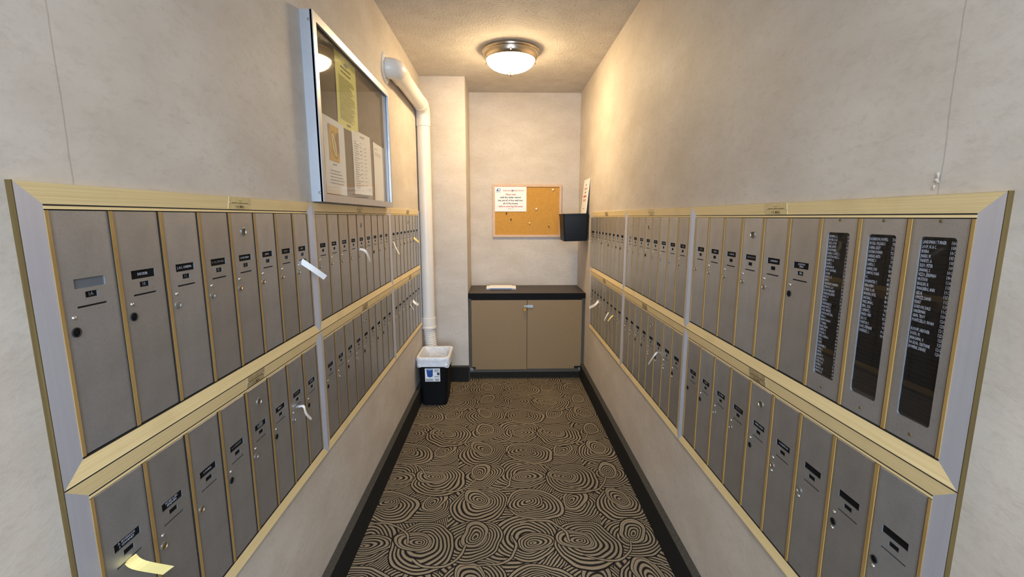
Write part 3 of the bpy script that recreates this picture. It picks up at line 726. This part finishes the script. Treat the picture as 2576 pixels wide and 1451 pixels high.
# ------------------------------------------------------------------ waste basket with bag
tx0, tx1, ty0, ty1, th = -.628, -.394, 3.180, 3.485, .372
tc = ((tx0 + tx1) / 2, (ty0 + ty1) / 2)
wb = tag(empty('waste_basket', (tc[0], tc[1], 0)), 'black plastic waste basket lined with a white bag under the pipe', 'waste basket')
def rrect(hw, hd, r, z, n=5, wob=None):
    out = []
    for (sx, sy, a0) in ((1, 1, 0), (-1, 1, 90), (-1, -1, 180), (1, -1, 270)):
        for j in range(n + 1):
            a = R(a0 + 90 * j / n); p = [sx * (hw - r) + r * math.cos(a), sy * (hd - r) + r * math.sin(a), z]
            if wob: p = wob(p, len(out))
            out.append(tuple(p))
    return out
def loft(rings, cap0=False, cap1=False):
    mb = MB(); n = len(rings[0])
    for r_ in rings: mb.v += r_
    for k in range(len(rings) - 1):
        for j in range(n):
            a, b = k * n + j, k * n + (j + 1) % n; mb.f.append((a, b, b + n, a + n))
    if cap0: mb.f.append(tuple(reversed(range(n))))
    if cap1: mb.f.append(tuple(range((len(rings) - 1) * n, len(rings) * n)))
    mb.smooth = True; return mb
hw, hd = (tx1 - tx0) / 2, (ty1 - ty0) / 2
ob('body', loft([rrect(hw - .026, hd - .034, .03, .001), rrect(hw - .022, hd - .030, .03, .02), rrect(hw - .006, hd - .010, .034, th - .02), rrect(hw - .002, hd - .006, .036, th - .012), rrect(hw - .002, hd - .006, .036, th), rrect(hw - .010, hd - .014, .034, th), rrect(hw - .026, hd - .034, .03, .02)], True, True), 'bin_black', wb)
rb = random.Random(3)
def wobb(amp, zamp):
    ph = [rb.uniform(0, 6) for _ in range(3)]
    def f(p, i):
        s_ = amp * (math.sin(i * 1.3 + ph[0]) + .6 * math.sin(i * 2.9 + ph[1])); l = math.hypot(p[0], p[1])
        return [p[0] * (1 + s_ / l), p[1] * (1 + s_ / l), p[2] + zamp * math.sin(i * .9 + ph[2])]
    return f
ob('bag', loft([rrect(hw + .003, hd - .002, .04, th - .070, 6, wobb(.0035, .006)), rrect(hw + .006, hd + .001, .04, th - .052, 6, wobb(.004, .003)), rrect(hw + .002, hd - .002, .04, th - .036, 6, wobb(.003, .003)), rrect(hw + .006, hd + .002, .04, th - .020, 6, wobb(.003, .002)), rrect(hw + .006, hd + .002, .04, th - .002, 6, wobb(.0012, .001)),
    rrect(hw + .002, hd - .002, .04, th + .006, 6, wobb(.001, .001)), rrect(hw - .011, hd - .015, .036, th + .004, 6, wobb(.001, .001)), rrect(hw - .020, hd - .024, .036, th - .04, 6, wobb(.004, .002)), rrect(hw - .028, hd - .034, .03, th - .16, 6, wobb(.007, .004)), rrect(hw - .05, hd - .06, .03, th - .26, 6, wobb(.01, .01))], False, True), 'bag', wb)
fy_ = lambda z: -(hd - .0302 + .020 * (z - .02) / (th - .04)) - .0012
lb = MB().hexa([(-.060, fy_(.190) + .001, .190), (.050, fy_(.190) + .001, .190), (.050, fy_(.292) + .001, .292), (-.060, fy_(.292) + .001, .292), (-.060, fy_(.190), .190), (.050, fy_(.190), .190), (.050, fy_(.292), .292), (-.060, fy_(.292), .292)])
lo = ob('sticker', lb, 'paper', wb)
def on(z): return fy_(z) - .0004
ob('picture', MB().poly([(-.050, on(.284), .284), (-.043, on(.228), .228), (-.022, on(.222), .222), (-.004, on(.230), .230), (-.001, on(.288), .288), (-.025, on(.290), .290)]), 'ink_blue', lo)
ob('picture_rim', MB().poly([(-.050, on(.284) - .0002, .284), (-.026, on(.276) - .0002, .276), (-.001, on(.284) - .0002, .284), (-.001, on(.289) - .0002, .289), (-.025, on(.291) - .0002, .291), (-.050, on(.289) - .0002, .289)]), 'ink_paleblue', lo)
pl = MB()
for (x0, x1, z0, n, p_) in ((-.055, .002, .212, 4, .005), (.008, .045, .284, 4, .0055), (.012, .045, .212, 4, .005), (.008, .045, .232, 2, .005)):
    for i in range(n):
        z = z0 - i * p_; pl.quad((x0, on(z), z), (x1 - .006 * (i % 2), on(z), z), (x1 - .006 * (i % 2), on(z - .003), z - .003), (x0, on(z - .003), z - .003))
ob('print', pl, 'ink_grey', lo)
ob('pictogram', MB().quad((.028, on(.240), .240), (.046, on(.240), .240), (.046, on(.260), .260), (.028, on(.260), .260)), 'ink_black', lo)

# ------------------------------------------------------------------ cabinet in the alcove
cx0, cx1, cy0 = XC + .002, WR - .002, 3.757
cab = tag(empty('base_cabinet', ((cx0 + cx1) / 2, cy0, 0)), 'tan two-door base cabinet built into the alcove', 'cabinet')
ox = (cx0 + cx1) / 2; Cz = CAMZ
B = lambda x0, x1, y0, y1, z0, z1: MB().box(x0 - ox, x1 - ox, y0 - cy0, y1 - cy0, z0, z1)
dz0, dz1 = Cz - 1.294, Cz - .690
ob('carcass', B(cx0 + .006, cx1 - .006, cy0 + .012, YB - .003, .072, Cz - .678), 'recess', cab)
ob('stile', B(cx0, cx0 + .022, cy0 + .001, cy0 + .03, .082, Cz - .678), 'cab_frame', cab); ob('stile', B(cx1 - .024, cx1, cy0 + .001, cy0 + .03, .082, Cz - .678), 'cab_frame', cab)
ob('bottom_rail', B(cx0, cx1, cy0 + .001, cy0 + .03, .062, .092), 'cab_frame', cab)
ob('kick_board', B(cx0, cx1, cy0 + .035, cy0 + .05, 0, .064), 'kick', cab)
def door(x0, x1, notch_left, name='door'):
    n, hgt = .030, .022                       # lower outer corner cut away for the pivot hinge
    if notch_left: P = [(x0, dz0 + hgt), (x0 + n, dz0 + hgt), (x0 + n, dz0), (x1, dz0), (x1, dz1), (x0, dz1)]
    else: P = [(x0, dz0 + .004), (x1 - n * 1.9, dz0 + .004), (x1 - n * 1.9, dz0 + .004 + hgt), (x1, dz0 + .004 + hgt), (x1, dz1), (x0, dz1)]
    mb = MB(); f = [(a - ox, -.018, c) for a, c in P]; k = [(a - ox, 0, c) for a, c in P]
    mb.poly(f); mb.poly(k[::-1])
    for j in range(6): mb.quad(f[j], f[(j + 1) % 6], k[(j + 1) % 6], k[j])
    return ob(name, mb, 'cabinet', cab)
d1 = door(cx0 + .0245, .2048, True); d2 = door(.2084, cx1 - .026, False)
for xh in (cx0 + .008, cx1 - .045): ob('pivot_hinge', B(xh, xh + .028, cy0 - .010, cy0 + .002, .080, .104), 'steel', cab)
hz = Cz - .742
ob('hasp', MB().box(.208 - ox, .208 - ox + .048, -.024, -.018, hz - .011, hz + .011).box(.180 - ox, .212 - ox, -.0265, -.0235, hz - .007, hz + .009), 'steel', d2)
ob('staple', MB().tube([(.184 - ox, -.018, hz + .002), (.184 - ox, -.034, hz + .002), (.184 - ox, -.036, hz - .002), (.184 - ox, -.034, hz - .008), (.184 - ox, -.018, hz - .008)], .0025, 10), 'chrome', d1)
pk = tag(empty('padlock', (.186, cy0 - .036, hz - .035)), 'small brass padlock hanging from the cabinet hasp', 'padlock')
ob('body', MB().box(-.012, .012, -.007, .007, -.006, .022), 'brass', pk, bevel=.002)
ob('shackle', MB().tube([(-.007, 0, .020)] + [(-.007 * math.cos(a), 0, .032 + .008 * math.sin(a)) for a in [PI * k / 8 for k in range(9)]] + [(.007, 0, .020)], .0025, 10), 'chrome', pk)
ct = tag(empty('countertop', (ox, cy0, Cz - .676)), 'dark laminate countertop on the alcove cabinet', 'countertop')
ob('slab', MB().box(cx0 - ox, cx1 - ox, -.019, YB - .002 - cy0, .001, .045), 'counter', ct)
ob('front_edge', MB().box(cx0 - ox, cx1 - ox, -.021, -.019, 0, .0445), 'counter_edge', ct)
zt_ = Cz - .631
st = tag(empty('envelope_stack', (-.012, 4.00, zt_)), 'flat stack of white envelopes with blue edges on the dark countertop', 'envelopes')
for i in range(4):
    ob('envelope', MB().box(-.131, .131, -.055 + .002 * i, .078, .0005 + .0035 * i, .0035 + .0035 * i), 'paper' if i != 1 else 'ink_paleblue', st)
ob('envelope', MB().box(-.101, .098, -.082, .050, .0148, .0190), 'paper', st); ob('envelope', MB().box(-.102, .096, -.080, .050, .0192, .0225), 'paper', st)

# ------------------------------------------------------------------ cork board with safety notice
kx0, kx1, kz0, kz1, kd = -.088, .538, Cz - .182, Cz + .290, .020
kb = tag(empty('cork_board', ((kx0 + kx1) / 2, YB, kz0)), 'cork board with a pale wooden frame on the back wall', 'cork board')
kw, kh, kf = kx1 - kx0, kz1 - kz0, .021
ob('cork', MB().box(-kw / 2 + .005, kw / 2 - .005, -.011, 0, .005, kh - .005), 'cork', kb)
for a, b, c, d in (((0, 0), (kw, 0), (kw - kf, kf), (kf, kf)), ((0, kh), (kf, kh - kf), (kw - kf, kh - kf), (kw, kh)), ((0, 0), (kf, kf), (kf, kh - kf), (0, kh)), ((kw, 0), (kw, kh), (kw - kf, kh - kf), (kw - kf, kf))):
    g = [(p[0] - kw / 2, 0, p[1]) for p in (a, b, c, d)]; k = [(p[0] - kw / 2, -kd, p[1]) for p in (a, b, c, d)]
    ob('frame', MB().hexa(g + k), 'cork_frame', kb)
yn = YB - .0150
sn = tag(empty('safety_notice', (.0745, yn, Cz + .049)), 'white printed safety notice pinned in the corner of the cork board', 'notice')
mb = MB(); n = 8; sw, sh = .290, .221
for i in range(n):
    a, b = i / n, (i + 1) / n; f = lambda t: -.0022 * math.sin(t * 5.2) ** 2
    mb.hexa([(-sw / 2, f(a), sh * a), (sw / 2, f(a), sh * a), (sw / 2, f(b), sh * b), (-sw / 2, f(b), sh * b), (-sw / 2, f(a) - .0003, sh * a), (sw / 2, f(a) - .0003, sh * a), (sw / 2, f(b) - .0003, sh * b), (-sw / 2, f(b) - .0003, sh * b)])
ob('sheet', mb, 'paper', sn)
for s_, z, sz, m, shr, b in (('Important Safety Notice', .187, .0195, 'ink_red', 0, .0002), ('Please wait', .152, .0205, 'ink_red', .3, .0003), ('until the letter carrier', .126, .0215, 'ink_black', 0, .0004), ('has put all of the mail into', .099, .0215, 'ink_black', 0, .0004), ('all of the boxes', .072, .0215, 'ink_black', 0, .0005), ('before entering this area', .046, .0215, 'ink_red', .2, .0004), ('Thank you', .024, .012, 'ink_grey', .3, 0)):
    lettering(s_, sz, m, sn, ((.028 if z > .18 else 0), -.0034, z), bold=b, shear=shr)
ob('emblem', MB().poly([(-.127, -.0032, .181), (-.119, -.0032, .203), (-.088, -.0032, .204), (-.094, -.0032, .181)]), 'ink_blue', sn)
ob('emblem_head', MB().poly([(-.117, -.0036, .192), (-.110, -.0036, .200), (-.0925, -.0036, .2005), (-.097, -.0036, .186), (-.112, -.0036, .184), (-.106, -.0036, .190)]), 'paper', sn)
ob('emblem_caption', print_lines(-.130, -.088, .174, 1, .01, .004, -.0034), 'ink_paleblue', sn)
def pin(x, z, m, label, y=YB - .011, r=.0055):
    e = tag(empty('push_pin', (x, y, z)), label, 'push pin', 'push pins on the cork board')
    ob('head', MB().lathe([(.00005, -.0140), (r * .9, -.0135), (r, -.0115), (r * .6, -.0095), (r * .55, -.0045), (r * 1.1, -.0030), (r * 1.1, -.0018), (.00005, -.0016)], 14, 'Y'), m, e)
    ob('point', MB().lathe([(.0006, -.002), (.0006, 0), (.00005, .002)], 6, 'Y'), 'steel', e)
pin(.0388, 1.4208, 'black_plate', 'upper black push pin just below the safety notice')
pin(.0788, 1.3647, 'black_plate', 'lower black push pin below the safety notice')
pin(.3096, 1.4596, 'paper', 'round white push pin in the middle of the cork board', r=.0075)
pin(.4586, 1.6316, 'paper', 'white push pin in the upper right corner of the cork board', r=.0075)
pin(.2487, 1.3332, 'paper_cream', 'cream push pin low in the middle of the cork board', r=.007)
pin(.4250, 1.3024, 'etched', 'brown push pin in the lower right of the cork board')
pin(.0910, 1.6219, 'ink_blue', 'dark blue push pin over the heading of the safety notice', y=YB - .0122)

# ------------------------------------------------------------------ black bin hung on the right wall, sign standing in it
bx0, bx1, by0, by1, bz0, bz1 = .487, WR - .003, 3.650, 3.925, Cz - .193, Cz + .026
bn = tag(empty('wall_bin', ((bx0 + bx1) / 2, (by0 + by1) / 2, bz0), (0, R(-1.2), 0)), 'black plastic bin hung on the right wall beside the cork board', 'bin')
qw, qd, qh = (bx1 - bx0) / 2 - .003, (by1 - by0) / 2, bz1 - bz0
ob('tub', loft([rrect(qw - .010, qd - .012, .012, 0), rrect(qw - .008, qd - .010, .014, .006), rrect(qw - .001, qd - .003, .014, qh - .012), rrect(qw - .001, qd - .003, .014, qh), rrect(qw - .005, qd - .007, .012, qh), rrect(qw - .012, qd - .014, .012, .010)], True, True), 'black_plastic', bn)
ob('rim', loft([rrect(qw + .002, qd + .002, .016, qh - .010), rrect(qw + .003, qd + .003, .016, qh - .002), rrect(qw + .002, qd + .002, .015, qh + .001), rrect(qw - .003, qd - .005, .013, qh + .001)]), 'black_plastic', bn)
sg = empty('leaning_sign', (.6680, 3.668, Cz + .010)); sg.rotation_euler = (0, 0, R(-90))
tag(sg, 'white sign standing in the black bin and leaning against the wall', 'sign')
lean = math.atan2(.028, .300); L_ = .308
pivot = empty('sheet_pivot', (0, 0, 0))
bpy.data.objects.remove(pivot)
def ls(x, z, y=0): return (x, z * math.sin(lean) + y * math.cos(lean), z * math.cos(lean) - y * math.sin(lean))
def lq(x0, x1, z0, z1, y, t):
    return MB().hexa([ls(x0, z0, y + t), ls(x1, z0, y + t), ls(x1, z1, y + t), ls(x0, z1, y + t), ls(x0, z0, y), ls(x1, z0, y), ls(x1, z1, y), ls(x0, z1, y)])
ob('board', lq(-.240, 0, -.06, L_ - .012, 0, .003), 'paper', sg)
for (a, b, z, h, m) in ((-.140, -.110, .245, .012, 'ink_grey'), (-.190, -.070, .212, .016, 'ink_pink'), (-.150, -.105, .183, .014, 'ink_grey'), (-.195, -.070, .150, .016, 'ink_red'), (-.190, -.075, .118, .018, 'ink_pink'), (-.16, -.10, .055, .005, 'ink_grey')):
    mk = MB(); x = a; rr = random.Random(int(z * 1000))
    while x < b:
        wd = min(rr.uniform(.006, .014), b - x); q = lq(x, x + wd, z, z + h, -.0006, .0004); i = len(mk.v); mk.v += q.v; mk.f += [tuple(i + t for t in f_) for f_ in q.f]; x += wd + .004
    ob('print', mk, m, sg)

# ------------------------------------------------------------------ ceiling lamp
lx, ly = .058, 3.17
lamp = tag(empty('ceiling_lamp', (lx, ly, ZC)), 'lit flush ceiling lamp with a white glass bowl and nickel rim', 'ceiling lamp')
ob('rim', MB().lathe([(.10, 0), (.176, 0), (.186, -.004), (.189, -.012), (.186, -.020), (.179, -.023), (.178, -.030), (.176, -.045), (.168, -.058), (.160, -.063), (.150, -.060)], 56), 'nickel', lamp)
ob('bowl', MB().lathe([(.154, -.058)] + [(.158 * math.cos(a), -.060 - .075 * math.sin(a)) for a in [PI / 2 * k / 14 for k in range(14)]] + [(.0002, -.135)], 56), 'glow', lamp)
ob('finial', MB().lathe([(.004, -.130), (.012, -.134), (.013, -.139), (.008, -.142), (.011, -.147), (.0125, -.153), (.009, -.160), (.00005, -.163)], 20), 'nickel', lamp)
for a in (.5, 2.6, 4.7):
    ob('thumb_screw', shared('thumb_screw', lambda: MB().lathe([(.004, 0), (.004, .016), (.006, .016), (.006, .024), (.00005, .025)], 10, 'X'), 'nickel'), 'nickel', lamp, (.168 * math.cos(a), .168 * math.sin(a), -.052), (0, 0, a))
# added fill panel on the lobby ceiling, unseen behind the camera
lp = tag(empty('fill_panel', (.05, -.98, ZC)), 'added fill panel on the lobby ceiling behind the camera', 'ceiling light')
ob('frame', MB().box(-.65, .65, -.35, .35, -.012, 0), 'white_alu', lp)  # frame of the added fill panel
ob('fill_diffuser', MB().box(-.6, .6, -.3, .3, -.016, -.012), 'fill_diffuser', lp)
